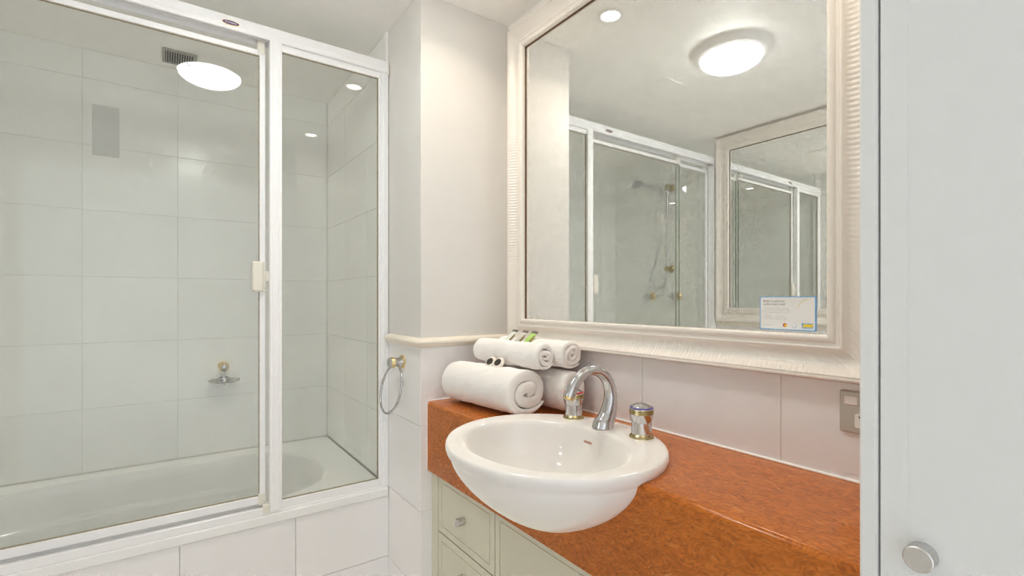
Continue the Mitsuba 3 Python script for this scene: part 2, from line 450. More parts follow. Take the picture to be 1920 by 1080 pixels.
# sliding panels: the first in the front track, the second behind it
P0, P1, PY = -0.512, 0.300, YS + 0.030
sl = obj('sliding_panel', cat(box(P0, P1, PY - 0.009, PY + 0.007, 2.140, 2.159, 0.0015), box(P0, P1, PY - 0.009, PY + 0.007, 0.524, 0.552, 0.0015),
                              box(0.2815, P1, PY - 0.009, PY + 0.007, 0.552, 2.140, 0.0015)), 'm_alu_white', scr, False)
obj('pane', pane(P0, 0.2815, PY, 0.552, 2.140), 'm_glass', sl, False, 'clear sliding glass pane')
obj('gasket', cat(box(0.279, 0.2815, PY - 0.003, PY + 0.003, 0.552, 2.140), box(P0, 0.2815, PY - 0.003, PY + 0.003, 0.552, 0.5545), box(P0, 0.2815, PY - 0.003, PY + 0.003, 2.1375, 2.140)), 'm_gasket', sl, False)
obj('glass_edge', box(P0 - 0.0006, P0 + 0.0006, PY - 0.003, PY + 0.003, 0.552, 2.140), 'm_glass_edge', sl, False)
for x in (0.287, -0.490):
    obj('corner_block', box(x - 0.012, x + 0.012, PY - 0.011, PY + 0.009, 2.146, 2.194, 0.002), 'm_cream_plastic', sl, False)
obj('corner_block', box(0.277, 0.302, PY - 0.011, PY + 0.009, 0.518, 0.560, 0.002), 'm_cream_plastic', sl, False)
hd = obj('handle', cat(rbox(0.2545, 0.291, PY - 0.030, PY - 0.009, 1.288, 1.397, 0.008), rbox(0.272, 0.3005, PY - 0.017, PY - 0.007, 1.288, 1.397, 0.003)), 'm_cream_plastic', sl, 40, 'cream plastic pull')
obj('catch', box(0.296, 0.312, PY - 0.022, PY - 0.012, 1.326, 1.362, 0.002), 'm_cream_plastic', sl, False)
for z in (1.302, 1.383):
    obj('screw', lathe([(0, 0), (0.0022, 0), (0.0018, 0.0008), (0, 0.001)], '-y', (0.2965, PY - 0.0168, z), 12), 'm_nickel', hd)
Q0, Q1, QY = XO + 0.036, -0.506, YS + 0.0375 + 0.014
s2 = obj('sliding_panel', cat(box(Q0, Q1, QY - 0.008, QY + 0.006, 2.140, 2.159, 0.0015), box(Q0, Q1, QY - 0.008, QY + 0.006, 0.524, 0.552, 0.0015), box(Q0, Q0 + 0.018, QY - 0.008, QY + 0.006, 0.552, 2.14, 0.0015)), 'm_alu_white', scr, False)
obj('pane', pane(Q0 + 0.018, Q1, QY, 0.552, 2.140), 'm_glass', s2, False, 'clear sliding glass pane')
obj('glass_edge', box(Q1 - 0.0006, Q1 + 0.0006, QY - 0.003, QY + 0.003, 0.552, 2.140), 'm_glass_edge', s2, False)
for x in (-0.535, -0.82):
    obj('corner_block', box(x - 0.012, x + 0.012, QY - 0.010, QY + 0.008, 2.146, 2.194, 0.002), 'm_cream_plastic', s2, False)
obj('track_stop', box(0.288, 0.309, YS - 0.014, YS + 0.010, ZB + 0.008, 0.528, 0.002), 'm_cream_plastic', scr, False)


def oval(a, b, h, n=40):
    return extrude(affinity.scale(sg.Point(0, 0).buffer(1, 12), a, b), h)


def to_front(m, x, y, z):
    """local xy plane -> a face looking to -y (reads left to right along +x)."""
    m = m.copy()
    m.apply_transform(np.array([[1, 0, 0, x], [0, 0, -1, y], [0, 1, 0, z], [0, 0, 0, 1.0]]))
    return m


def to_left(m, x, y, z):
    """local xy plane -> a face looking to -x (reads left to right along -y)."""
    m = m.copy()
    m.apply_transform(np.array([[0, 0, -1, x], [-1, 0, 0, y], [0, 1, 0, z], [0, 0, 0, 1.0]]))
    return m


def centred(text, h, depth, bold=False):
    m = meshkit.text_mesh(text, h, depth, bold)
    b = m.bounds
    m.apply_translation((-(b[0][0] + b[1][0]) / 2, -(b[0][1] + b[1][1]) / 2, 0))
    return m


bg = obj('badge', to_front(oval(0.0265, 0.0085, 0.0016), 0.188, YS - 0.012, 2.2095), 'm_gold', scr, 30, 'small oval maker badge')
obj('badge_face', to_front(oval(0.0245, 0.0068, 0.0008), 0.188, YS - 0.0136, 2.2095), 'm_badge', bg)
obj('badge_lettering', to_front(centred('STEGBAR', 0.0055, 0.0005, True), 0.188, YS - 0.0144, 2.2095), 'm_card', bg, False)

# ------------------------------------------------------------------ things on the walls and ceiling of the bath
sd = thing('soap_holder', 'chrome soap holder with a round dish on the tiled wall behind the bath', 'soap holder')
sx, sy, sz = 0.244, YB - TT, 0.926
obj('mount', lathe([(0, 0), (0.019, 0), (0.0215, 0.004), (0.020, 0.010), (0.0155, 0.018), (0.017, 0.030), (0.021, 0.040), (0.023, 0.050), (0.021, 0.060), (0.013, 0.067), (0, 0.069)], '-y', (sx, sy, sz)), 'm_gold', sd, 40, 'gold and chrome wall mount')
obj('cap', lathe([(0.0, 0.0), (0.015, 0.0), (0.0155, 0.003), (0.010, 0.009), (0, 0.011)], '-y', (sx, sy - 0.066, sz)), 'm_chrome', sd, 40)
obj('holder_ring', cat(lathe([(0.017, -0.012), (0.023, -0.012), (0.026, 0.0), (0.024, 0.010), (0.017, 0.010), (0.017, -0.012)], 'z', (sx, sy - 0.062, 0.866), 40), tube([(sx, sy - 0.05, sz - 0.018), (sx, sy - 0.06, 0.872)], 0.007)), 'm_chrome', sd, 40)
obj('dish', lathe([(0, 0.0), (0.045, 0.001), (0.064, 0.006), (0.0695, 0.013), (0.067, 0.0135), (0.060, 0.009), (0.042, 0.004), (0, 0.003)], 'z', (sx, sy - 0.073, 0.852), 64), 'm_nickel', sd, 40, 'round satin dish')
obj('drain_stem', lathe([(0, 0), (0.005, 0.001), (0.0065, 0.006), (0.006, 0.014), (0, 0.014)], 'z', (sx, sy - 0.073, 0.838), 24), 'm_chrome', sd, 40)

gp = thing('access_plate', 'flat grey rectangular plate high on the tiled wall behind the bath', 'plate')
obj('plate', box(-0.259, -0.165, YB - TT - 0.004, YB - TT, 1.906, 2.131, 0.001), 'm_grey_plate', gp, False)
for z in (1.914, 2.123):
    obj('screw', lathe([(0, 0), (0.0028, 0), (0.002, 0.0012), (0, 0.0015)], '-y', (-0.212, YB - TT - 0.004, z), 12), 'm_grey_plate', gp)

vt = thing('exhaust_vent', 'dark slotted exhaust vent in the ceiling above the bathtub', 'vent')
obj('frame', tm(mf(box(-0.006, 0.126, 2.640, 2.790, ZC - 0.008, ZC - 0.0005, 0.002)) - mf(box(0.006, 0.114, 2.652, 2.778, ZC - 0.02, ZC))), 'm_vent', vt, False)
obj('backing', box(0.006, 0.114, 2.652, 2.778, ZC - 0.0018, ZC - 0.0006), 'm_dark', vt, False)
for k in range(12):
    obj('slat', box(0.0085 + k * 0.0092, 0.0125 + k * 0.0092, 2.652, 2.778, ZC - 0.0075, ZC - 0.002), 'm_vent', vt, False)

# ------------------------------------------------------------------ lamps
LX, LY = 0.180, 1.205
lamp = thing('ceiling_light', 'round white glass oyster light on the ceiling', 'ceiling light')
obj('base', lathe([(0, 0), (0.155, 0), (0.157, 0.004), (0.157, 0.012), (0.152, 0.015), (0.150, 0.021), (0.145, 0.024), (0.143, 0.030), (0.137, 0.033), (0.132, 0.037), (0.128, 0.039), (0, 0.039)], '-z', (LX, LY, ZC - 0.0005), 96), 'm_white', lamp, 25)
dome = lathe([(0.1305, 0.0)] + [(0.1305 * math.cos(a), 0.052 * math.sin(a)) for a in np.linspace(0.04, PI / 2 - 0.03, 18)] + [(0, 0.052)], '-z', (LX, LY, ZC - 0.0395), 72)
obj('diffuser', dome, 'm_white', lamp, True, 'glowing domed diffuser', emitter={'type': 'area', 'radiance': tex(DOME_RADIANCE)})


def downlight(x, y, label):
    d = thing('downlight', label, 'downlight', 'downlights in the ceiling above the counter')
    obj('trim_ring', lathe([(0.036, 0.0), (0.050, 0.0), (0.0505, 0.0015), (0.046, 0.004), (0.038, 0.003), (0.036, 0.0)], '-z', (x, y, ZC - 0.0005), 48), 'm_white', d, 40)
    disc = lathe([(0.0, 0.0012), (0.036, 0.0012)], '-z', (x, y, ZC - 0.0002), 32)
    if disc.face_normals[0][2] > 0:
        disc.invert()
    obj('lamp', disc, 'm_white', d, False, 'warm glowing lamp face', emitter={'type': 'area', 'radiance': tex(DOWN_RADIANCE)})
    scene[d + '_beam'] = {'type': 'spot', 'intensity': tex(SPOT_INTENSITY), 'cutoff_angle': 66.0, 'beam_width': 30.0,
                          'to_world': T().look_at(origin=[x, y, ZC - 0.012], target=[x, y, 0], up=[0, 1, 0])}


downlight(0.808, 1.335, 'warm recessed downlight in the ceiling over the wash basin end of the counter')
downlight(0.810, 0.420, 'warm recessed downlight in the ceiling by the tall cabinet')

ht = thing('ceiling_hatch', 'flush white access hatch in the ceiling between the oyster light and the screen', 'hatch')
obj('panel', box(-0.002, 0.186, 1.540, 1.716, ZC - 0.004, ZC - 0.0005, 0.0015), 'm_ceiling', ht, False)


# ------------------------------------------------------------------ framed mirrors
def frame_member(length, pitch=0.0108):
    """One mitred member along +s from 0 to length (sight edge), profile going outward in w; returns (s, w, height) grid points."""
    prof = [(0.000, -0.0040), (0.000, 0.0065), (0.0015, 0.0100), (0.004, 0.0122), (0.008, 0.0125), (0.0125, 0.0112), (0.015, 0.0088), (0.0162, 0.0062), (0.0172, 0.0060), (0.0215, 0.0062), (0.0225, 0.0060), (0.0232, 0.0078),
            (0.026, 0.0088), (0.029, 0.0080), (0.0310, 0.0045), (0.034, -0.0010), (0.040, -0.0050), (0.048, -0.0068), (0.056, -0.0055), (0.064, -0.0010), (0.071, 0.0055), (0.0765, 0.0120), (0.0795, 0.0150), (0.0815, 0.0152),
            (0.0830, 0.0140), (0.0835, 0.0155), (0.0870, 0.0165), (0.0900, 0.0155), (0.0915, 0.0120), (0.0915, -0.0268)]
    rib = np.array([0] * 14 + [0.2, 0.6, 1, 1, 1, 1, 1, 1, 0.8, 0.3] + [0] * 6, float)
    n = int(length / pitch * 8)
    t = np.linspace(0, 1, n)
    grid = np.zeros((n, len(prof), 3))
    for j, (w, h) in enumerate(prof):
        s = -w + t * (length + 2 * w)
        ph = np.abs(np.sin(PI * s / pitch))
        grid[:, j] = np.c_[s, np.full(n, w), h + rib[j] * 0.0017 * (ph - 0.5)]
    return grid


def grid_mesh(g):
    n, k = g.shape[:2]
    idx = np.arange(n * k).reshape(n, k)
    a, b, c, d = idx[:-1, :-1].ravel(), idx[1:, :-1].ravel(), idx[1:, 1:].ravel(), idx[:-1, 1:].ravel()
    return np.vstack([np.c_[a, b, c], np.c_[a, c, d]])


def framed_mirror(key, face, sgn, y0, y1, z0, z1, back):
    """A mirror on a wall: face = x of the glass, sgn = direction the glass looks along x, y0 < y1, z0 < z1 = sight edges."""
    obj('glass', box(face, back, y0 - 0.012, y1 + 0.012, z0 - 0.012, z1 + 0.012), 'm_mirror', key, False)
    members = [('frame_rail', y1 - y0, lambda s, w: (y0 + s, z0 - w)), ('frame_rail', y1 - y0, lambda s, w: (y0 + s, z1 + w)),
               ('frame_stile', z1 - z0, lambda s, w: (y0 - w, z0 + s)), ('frame_stile', z1 - z0, lambda s, w: (y1 + w, z0 + s))]
    for name, L, put in members:
        g = frame_member(L)
        yy, zz = put(g[..., 0], g[..., 1])
        xx = face + sgn * (g[..., 2] + 0.0065)
        xx = np.maximum(xx, back) if sgn > 0 else np.minimum(xx, back)
        v = np.stack([xx, yy, zz], -1)
        f = grid_mesh(v)
        m = trimesh.Trimesh(v.reshape(-1, 3), f, process=False)
        if np.average(m.face_normals[:, 0], weights=m.area_faces) * sgn < 0:
            m.invert()
        obj(name, m, 'm_frame', key, 50)
    e = 0.0028
    r0, r1 = face + sgn * 0.0003, face + sgn * 0.0035
    obj('rebate', cat(box(r0, r1, y0 - 0.001, y0 + e * 0.2, z0, z1), box(r0, r1, y1 - e, y1 + 0.001, z0, z1), box(r0, r1, y0, y1, z1 - e, z1 + 0.001)), 'm_rebate', key, False, 'dark line along the rebate')


mr = thing('wall_mirror', 'large mirror in a cream ribbed frame above the orange counter', 'mirror')
framed_mirror(mr, XM, -1, 0.441, 1.478, 1.188, 2.215, XW)
mr2 = thing('wall_mirror', 'second cream framed mirror on the opposite wall, seen reflected inside the large mirror', 'mirror')
framed_mirror(mr2, -0.865, 1, 0.92, 1.828, 1.205, 2.2815 - 0.02, XO)

# ------------------------------------------------------------------ shower fittings on the far end wall (seen in the mirror)
sw = thing('shower_set', 'chrome hand shower with hose on a sliding rail, seen in the mirror', 'shower')
wx = XO + TT
ry = 2.304
obj('rail', tube([(wx + 0.05, ry, 1.47), (wx + 0.05, ry, 2.12)], 0.0095), 'm_chrome', sw, 40)
for z in (1.49, 2.10):
    obj('bracket', cat(lathe([(0, 0), (0.026, 0), (0.027, 0.005), (0.016, 0.014), (0.014, 0.04), (0.018, 0.05), (0.018, 0.062), (0.012, 0.07), (0, 0.072)], 'px', (wx, ry, z), 32)), 'm_brass', sw, 40, 'gold rail bracket')
obj('slider', cat(lathe([(0, -0.03), (0.019, -0.03), (0.021, -0.01), (0.021, 0.01), (0.019, 0.03), (0, 0.03)], 'z', (wx + 0.05, ry, 2.062), 32), tube([(wx + 0.06, ry, 2.062), (wx + 0.085, ry + 0.03, 2.075)], 0.014)), 'm_chrome', sw, 40)
hp = spline([(wx + 0.085, ry + 0.03, 2.075), (wx + 0.095, ry + 0.12, 2.115), (wx + 0.105, ry + 0.215, 2.160)], 14)
hh = obj('hand_shower', tube(hp, np.linspace(0.012, 0.010, 14)), 'm_chrome', sw, 40)
hm = lathe([(0, 0), (0.010, 0.0), (0.03, 0.012), (0.047, 0.026), (0.048, 0.036), (0.040, 0.038), (0, 0.038)], '-z', (0, 0, 0.015), 40)
hm.apply_transform(trimesh.transformations.rotation_matrix(-0.5, (1, 0, 0)))
hm.apply_translation((wx + 0.108, ry + 0.245, 2.172))
obj('shower_head', hm, 'm_chrome', hh, 40)
hose = spline([(wx + 0.085, ry + 0.026, 2.066), (wx + 0.075, ry + 0.055, 1.90), (wx + 0.065, ry + 0.05, 1.72), (wx + 0.06, ry + 0.12, 1.50), (wx + 0.06, ry + 0.135, 1.41), (wx + 0.06, ry + 0.09, 1.345), (wx + 0.06, ry + 0.03, 1.36), (wx + 0.055, ry, 1.42), (wx + 0.05, ry, 1.47)], 240)
rr = 0.0075 + 0.0006 * np.sign(np.sin(np.arange(240) * 1.9))
obj('hose', tube(hose, rr, 10), 'm_chrome', sw, 40, 'flexible metal hose')


def wall_tap(y, label):
    k = thing('shower_tap', label, 'tap', 'pair of shower taps')
    obj('flange', lathe([(0, 0), (0.030, 0), (0.031, 0.004), (0.022, 0.012), (0, 0.012)], 'px', (wx, y, 1.284), 32), 'm_gold', k, 40)
    obj('body', lathe([(0, 0.010), (0.017, 0.010), (0.017, 0.05), (0.022, 0.06), (0, 0.06)], 'px', (wx, y, 1.284), 32), 'm_chrome', k, 40)
    obj('handle', lathe([(0, 0.058), (0.024, 0.058), (0.027, 0.064), (0.027, 0.084), (0.020, 0.090), (0, 0.092)], 'px', (wx, y, 1.284), 32), 'm_chrome', k, 40)


wall_tap(2.482, 'chrome shower tap on a gold flange, the left one of two in the mirror')
wall_tap(2.246, 'chrome shower tap on a gold flange, the right one of two in the mirror')

# ------------------------------------------------------------------ wash basin (built before the counter, which is cut for it)
BX, BY, BA, BB = 0.790, 0.934, 0.262, 0.287


def basin():
    K = 120
    out = []
    zt = 0.913
    # outside, from the underside up over the rim
    kk = np.linspace(1, 0, 20)
    for k in kk:
        w = 0.955 * max(1e-3, (1 - k ** 1.42)) ** (1 / 1.42)
        w = max(w, 0.02)
        out.append(selp(BX - 0.004 * k, BY, BA * w, BB * w, 0.876 - (0.876 - 0.694) * k, 2.0 - 0.05 * (1 - k), K))
    for d, z in ((0.957, 0.880), (0.972, 0.884), (0.990, 0.890), (0.999, 0.898), (1.0, 0.903), (0.997, 0.908), (0.988, 0.912), (0.970, 0.9135)):
        out.append(selp(BX, BY, BA * d, BB * d, z, 1.95, K))
    outer = loft(out, True, True)
    # rim's top slopes to the bowl
    top = []
    rim_c, bowl_c = np.array([BX, BA * 0.970, BB * 0.970]), np.array([0.757, 0.186, 0.236])
    for t, z in ((0.5, 0.9145), (0.85, 0.9142), (1.0, 0.9125)):
        c = rim_c * (1 - t) + bowl_c * t
        top.append(selp(c[0], BY, c[1], c[2], z, 2.0, K))
    for s, z in ((0.975, 0.909), (0.955, 0.902), (0.94, 0.892), (0.90, 0.855), (0.82, 0.81), (0.70, 0.775), (0.52, 0.750), (0.30, 0.7365), (0.12, 0.7325), (0.10, 0.7325)):
        top.append(selp(0.757 + (1 - s) * 0.02, BY, 0.186 * s, 0.236 * s, z, 2.0, K))
    full = out + top
    return loft(full, True, True), outer


basin_mesh, basin_outer = basin()
bs = thing('wash_basin', 'white oval ceramic basin set half over the front of the orange counter', 'wash basin')
obj('bowl', basin_mesh, 'm_ceramic', bs, True)
obj('drain', lathe([(0, 0.004), (0.012, 0.0045), (0.022, 0.003), (0.0225, 0.0005), (0, 0.0)], 'z', (0.775, BY, 0.733), 32), 'm_chrome', bs, 40)
mk = centred('caroma', 0.0062, 0.0003, True)
mk.apply_transform(trimesh.transformations.rotation_matrix(math.radians(-10), (1, 0, 0)))
mk = to_left(mk, 0.9285, 0.953, 0.8765)
mk.apply_translation((-0.0003, 0, 0))
obj('maker_mark', mk, 'm_rust', bs, False, 'tiny red-brown maker name on the inner back slope')

# ------------------------------------------------------------------ countertop, cabinet
ct = thing('countertop', 'orange burl-pattern laminate countertop with a deep front apron', 'countertop')
Y0c, Y1c = 0.262, YN - TT - 0.0015
rad = 0.013
a = np.linspace(PI, PI / 2, 9)
prof = [(XC, ZA), (XC, ZK - rad)] + [(XC + rad + rad * math.cos(t), ZK - rad + rad * math.sin(t)) for t in a] + [(XW - 0.0015, ZK), (XW - 0.0015, ZK - 0.036), (XC + 0.036, ZK - 0.036), (XC + 0.036, ZA)]
slab = extrude(sg.Polygon(prof), Y1c - Y0c)
slab.apply_transform(np.array([[1, 0, 0, 0], [0, 0, -1, Y1c], [0, 1, 0, 0], [0, 0, 0, 1.0]]))
cut = basin_outer.copy()
cen = np.array([BX, BY, 0.90])
cut.vertices = (cut.vertices - cen) * [1.002, 1.002, 1.003] + cen
slab = tm(mf(slab) - mf(cut))
obj('slab', slab, 'm_counter', ct, 25)
obj('back_sealant', box(XW - TT - 0.0055, XW - TT + 0.001, Y0c, Y1c, ZK - 0.001, ZK + 0.0055, 0.002), 'm_sealant', ct, False, 'white sealant line')
obj('end_sealant', cat(box(XC - 0.002, XC + 0.004, Y1c - 0.001, YN - TT, ZA, ZK - 0.006), box(XC + 0.004, XW - TT, YN - TT - 0.005, YN - TT + 0.001, ZK - 0.001, ZK + 0.004, 0.0015)), 'm_sealant', ct, False, 'white sealant line')


def slab_front(y0, y1, z0, z1, x, t, inset, gw=0.003, gd=0.0022):
    """A door or drawer front looking to -x with a fine routed line set in from its edges."""
    m = mf(box(x, x + t, y0, y1, z0, z1, 0.0014))
    ring = sg.box(y0 + inset, z0 + inset, y1 - inset, z1 - inset)
    ring = ring.difference(ring.buffer(-gw, join_style=2))
    g = extrude(ring, gd + 0.002)
    g.apply_transform(np.array([[0, 0, 1, x - 0.002], [1, 0, 0, 0], [0, 1, 0, 0], [0, 0, 0, 1.0]]))
    return tm(m - mf(g))


def knob_mesh(x, y, z, r=0.0128, L=0.030):
    return lathe([(0, 0), (r * 0.8, 0), (r * 0.82, 0.003), (r * 0.98, 0.0042), (r, 0.006), (r, L - 0.0012), (r - 0.0012, L), (0, L + 0.0002)], 'x', (x, y, z), 40)


vc = thing('vanity_cabinet', 'cream vanity cabinet with drawers under the orange counter', 'cabinet')
XV = 0.800
obj('carcass', cat(box(XV + 0.020, XW - 0.009, 0.268, YN - TT - 0.002, 0.10, ZA - 0.001), box(XV + 0.045, XV + 0.06, 0.268, YN - TT - 0.002, 0.0, 0.10)), 'm_cabinet', vc, False)
obj('end_stile', box(XV - 0.001, XV + 0.020, 1.580, YN - TT - 0.002, 0.10, ZA - 0.001, 0.001), 'm_cabinet', vc, False)
for z0, z1 in ((0.436, ZA - 0.003), (0.27, 0.432), (0.104, 0.266)):
    dk = obj('drawer', slab_front(1.214, 1.577, z0, z1, XV, 0.019, 0.024), 'm_cabinet', vc, False)
    obj('knob', knob_mesh(XV, 1.392, (z0 + z1) / 2), 'm_nickel', dk, 35, 'round satin metal knob')
for y0, y1, ky in ((0.742, 1.210, 0.80), (0.270, 0.738, 0.68)):
    dk = obj('door', slab_front(y0, y1, 0.104, ZA - 0.003, XV, 0.019, 0.024), 'm_cabinet', vc, False)
    obj('knob', knob_mesh(XV, ky, 0.58), 'm_nickel', dk, 35, 'round satin metal knob')

tc = thing('tall_cabinet', 'tall pale grey cupboard with a round metal knob at the right end of the counter', 'cabinet')
XT, YT = 0.748, 0.2605
obj('side_panel', box(XT, XW - 0.0015, YT - 0.0205, YT, 0.0, 2.300, 0.0030), 'm_cabinet_tall', tc, False)
obj('side_panel', box(XT, XW - 0.0015, -0.40, -0.38, 0.0, 2.300, 0.0012), 'm_cabinet_tall', tc, False)
obj('carcass', cat(box(XT + 0.021, XW - 0.0015, -0.38, YT - 0.0205, 0.02, 2.299)), 'm_cabinet_tall', tc, False)
obj('cornice', box(XT + 0.01, XW - 0.0015, -0.40, YT - 0.002, 2.300, ZC - 0.001), 'm_cabinet_tall', tc, False)
for z0, z1, kz in ((0.897, 2.296, 0.954), (0.06, 0.893, 0.84)):
    dk = obj('door', slab_front(-0.378, YT - 0.0235, z0, z1, XT - 0.0005, 0.019, 0.0285, 0.0014, 0.0005), 'm_cabinet_tall', tc, False)
    obj('knob', knob_mesh(XT - 0.0005, 0.192, kz, 0.0150, 0.026), 'm_nickel', dk, 35, 'round satin metal knob')

# ------------------------------------------------------------------ taps and spout
sp = thing('basin_spout', 'chrome swan-neck spout on the back of the basin', 'tap')
path = spline([(0.9680, BY + 0.003, 0.9150), (0.9700, BY + 0.003, 0.9190), (0.9765, BY + 0.003, 0.9280), (0.991, BY + 0.003, 0.955), (0.999, BY + 0.003, 0.985), (0.996, BY + 0.003, 1.020), (0.980, BY + 0.003, 1.048), (0.953, BY + 0.003, 1.067), (0.920, BY + 0.003, 1.072), (0.888, BY + 0.003, 1.061), (0.861, BY + 0.003, 1.036), (0.847, BY + 0.003, 1.010)], 60)
tt = np.linspace(0, 1, 60)
rad_s = np.interp(tt, [0, 0.04, 0.12, 0.25, 0.45, 0.7, 0.92, 1], [0.0285, 0.027, 0.0225, 0.0185, 0.0150, 0.0135, 0.0150, 0.0150])
obj('body', tube(path, rad_s, 36, (0, 0, 1.0)), 'm_chrome', sp, 45)
dn = path[-1] - path[-2]
dn /= np.linalg.norm(dn)
obj('aerator', tube([path[-1] - dn * 0.002, path[-1] + dn * 0.007], 0.0125, 28), 'm_gold', sp, 40, 'gold outlet ring')


def basin_tap(y, mark, label):
    k = thing('basin_tap', label, 'tap', 'pair of basin taps')
    x, z = 0.981, 0.9115
    obj('flange', lathe([(0, 0), (0.0295, 0), (0.0305, 0.003), (0.0295, 0.007), (0.026, 0.010), (0.024, 0.013), (0, 0.013)], 'z', (x, y, z), 48), 'm_brass', k, 40, 'brass base flange')
    obj('body', lathe([(0, 0.012), (0.0245, 0.012), (0.025, 0.014), (0.0245, 0.040), (0.0235, 0.042), (0.0255, 0.045), (0.0285, 0.056), (0.029, 0.062), (0, 0.062)], 'z', (x, y, z), 56), 'm_chrome', k, 25)
    for i in range(3):
        obj('ring', lathe([(0, 0.061 + i * 0.0042), (0.0285, 0.061 + i * 0.0042), (0.0300, 0.0631 + i * 0.0042), (0.0285, 0.0652 + i * 0.0042), (0, 0.0652 + i * 0.0042)], 'z', (x, y, z), 48), 'm_brass', k, 25, 'brass ring')
    obj('cap', lathe([(0, 0.0735), (0.0285, 0.0735), (0.0282, 0.0765), (0.0262, 0.0785), (0.022, 0.0825), (0.014, 0.0862), (0.006, 0.088), (0, 0.0882)], 'z', (x, y, z), 48), 'm_chrome', k, 40)
    obj('marker_ring', lathe([(0.0268, 0.0765), (0.0288, 0.0760), (0.0290, 0.0775), (0.0268, 0.0795), (0.0268, 0.0765)], 'z', (x, y, z), 48), mark, k, 40, 'thin coloured marker ring')


basin_tap(1.066, 'm_red', 'chrome and brass basin tap with a red ring, beside the rolled towels')
basin_tap(0.815, 'm_blue', 'chrome and brass basin tap with a blue ring, right of the spout')

# ------------------------------------------------------------------ towel ring
tr = thing('towel_ring', 'chrome and gold towel ring on the short wall by the shower screen', 'towel ring')
ry_, rz_ = 1.788, 1.020
rx_ = XN - TT
obj('flange', lathe([(0, 0), (0.025, 0), (0.026, 0.004), (0.023, 0.008), (0, 0.008)], 'x', (rx_, ry_, rz_), 40), 'm_gold', tr, 40, 'gold wall flange')
obj('mount', lathe([(0, 0.007), (0.020, 0.007), (0.018, 0.014), (0.0155, 0.024), (0.0165, 0.031), (0.019, 0.037), (0, 0.037)], 'x', (rx_, ry_, rz_), 40), 'm_chrome', tr, 40)
for i in range(3):
    obj('band', lathe([(0, 0.036 + i * 0.0045), (0.0195, 0.036 + i * 0.0045), (0.0205, 0.0382 + i * 0.0045), (0.0195, 0.0405 + i * 0.0045), (0, 0.0405 + i * 0.0045)], 'x', (rx_, ry_, rz_), 40), 'm_gold', tr, 25, 'gold band')
obj('end_cap', lathe([(0, 0.0495), (0.0185, 0.0495), (0.0185, 0.055), (0.016, 0.058), (0, 0.0588)], 'x', (rx_, ry_, rz_), 40), 'm_chrome', tr, 30)
aa = np.linspace(0, 2 * PI, 73)
obj('ring', tube([(rx_ - 0.027 - 0.036 * (0.5 - 0.5 * math.cos(t)), ry_ + 0.018 * (0.5 - 0.5 * math.cos(t)) + 0.094 * math.sin(t), rz_ - 0.012 - 0.090 + 0.092 * math.cos(t)) for t in aa], 0.0046, 16), 'm_chrome', tr, 60)

# ------------------------------------------------------------------ power outlet
po = thing('power_outlet', 'beige metal double power outlet on the splashback tile by the tall cabinet', 'power outlet')
ox = XW - TT
oy0, oy1, oz0, oz1 = 0.314, 0.429, 0.990, 1.0755
obj('plate', rbox(ox - 0.010, ox + 0.004, oy0, oy1, oz0, oz1, 0.004), 'm_outlet', po, 35)
for yc in (0.4065, 0.3365):
    r_ = obj('rocker', rbox(ox - 0.0150, ox - 0.007, yc - 0.0125, yc + 0.0125, 1.0475, 1.0665, 0.0035), 'm_rocker', po, 35, 'white rocker switch')
for yc in (0.384, 0.343):
    ins = extrude(sg.Point(0, 0).buffer(0.0165).union(sg.box(-0.0165, -0.016, 0.0165, 0.012)).buffer(-0.004).buffer(0.004), 0.0022)
    s_ = obj('socket', to_left(ins, ox - 0.0098, yc, 1.0195), 'm_rocker', po, 30, 'white socket insert')
    for dx, dz, an in ((-0.0068, 0.004, 28), (0.0068, 0.004, -28), (0, -0.008, 0)):
        q = extrude(affinity.rotate(sg.box(-0.0012, -0.0038, 0.0012, 0.0038), an), 0.0004)
        q.apply_translation((dx, dz, 0))
        obj('slot', to_left(q, ox - 0.0121, yc, 1.0195), 'm_dark', s_, False)

# ------------------------------------------------------------------ notice on the mirror
nc = thing('notice_card', 'small white blue-edged water saving notice stuck on the lower right of the large mirror', 'notice')
cw, ch = 0.1195, 0.0745
cy_, cz_ = 0.5845, 1.1925       # left bottom corner (reads towards -y)


def rrect(x0, y0, x1, y1, r):
    return sg.box(x0 + r, y0 + r, x1 - r, y1 - r).buffer(r, 6)


def on_card(m, d=0.0):
    return to_left(m, XM - 0.0004 - d, cy_, cz_)


obj('backing', on_card(extrude(rrect(0, 0, cw, ch, 0.004), 0.0007)), 'm_card_blue', nc, False, 'blue border')
obj('face', on_card(extrude(rrect(0.0018, 0.0022, cw - 0.0030, ch - 0.0020, 0.003), 0.0003), 0.0007), 'm_card', nc, False, 'white printed face')


def write(text, x, y, h, mat, bold=False, label=None):
    m = meshkit.text_mesh(text, h, 0.00012, bold)
    m.apply_translation((x, y, 0))
    obj('lettering', on_card(m, 0.00102), mat, nc, False, label)


write('Water is precious', 0.0075, 0.0622, 0.0042, 'm_card_ink', True, 'grey heading')
write('on the Gold Coast', 0.0075, 0.0552, 0.0042, 'm_card_ink', True, 'grey heading')
for i, s in enumerate(['1. Spend 4 minutes or less in the shower', '2. Use the half flush button when available', '3. Turn off the tap while brushing your teeth', '    or shaving', '4. Reuse towels to minimise laundry', '5. Report a leak or dripping tap to staff']):
    write(s, 0.0075, 0.0470 - i * 0.0046, 0.0021, 'm_card_grey')
write('every drop counts', 0.0075, 0.0098, 0.0020, 'm_card_grey')
sw_ = [(0.113, 0.0715), (0.098, 0.0685), (0.086, 0.0600), (0.080, 0.0490), (0.0815, 0.0490), (0.0875, 0.0590), (0.099, 0.0670)]
obj('swoosh', on_card(extrude(sg.Polygon(sw_).buffer(0.0002), 0.0001), 0.00101), 'm_card_gold', nc, False, 'pale yellow swoosh')
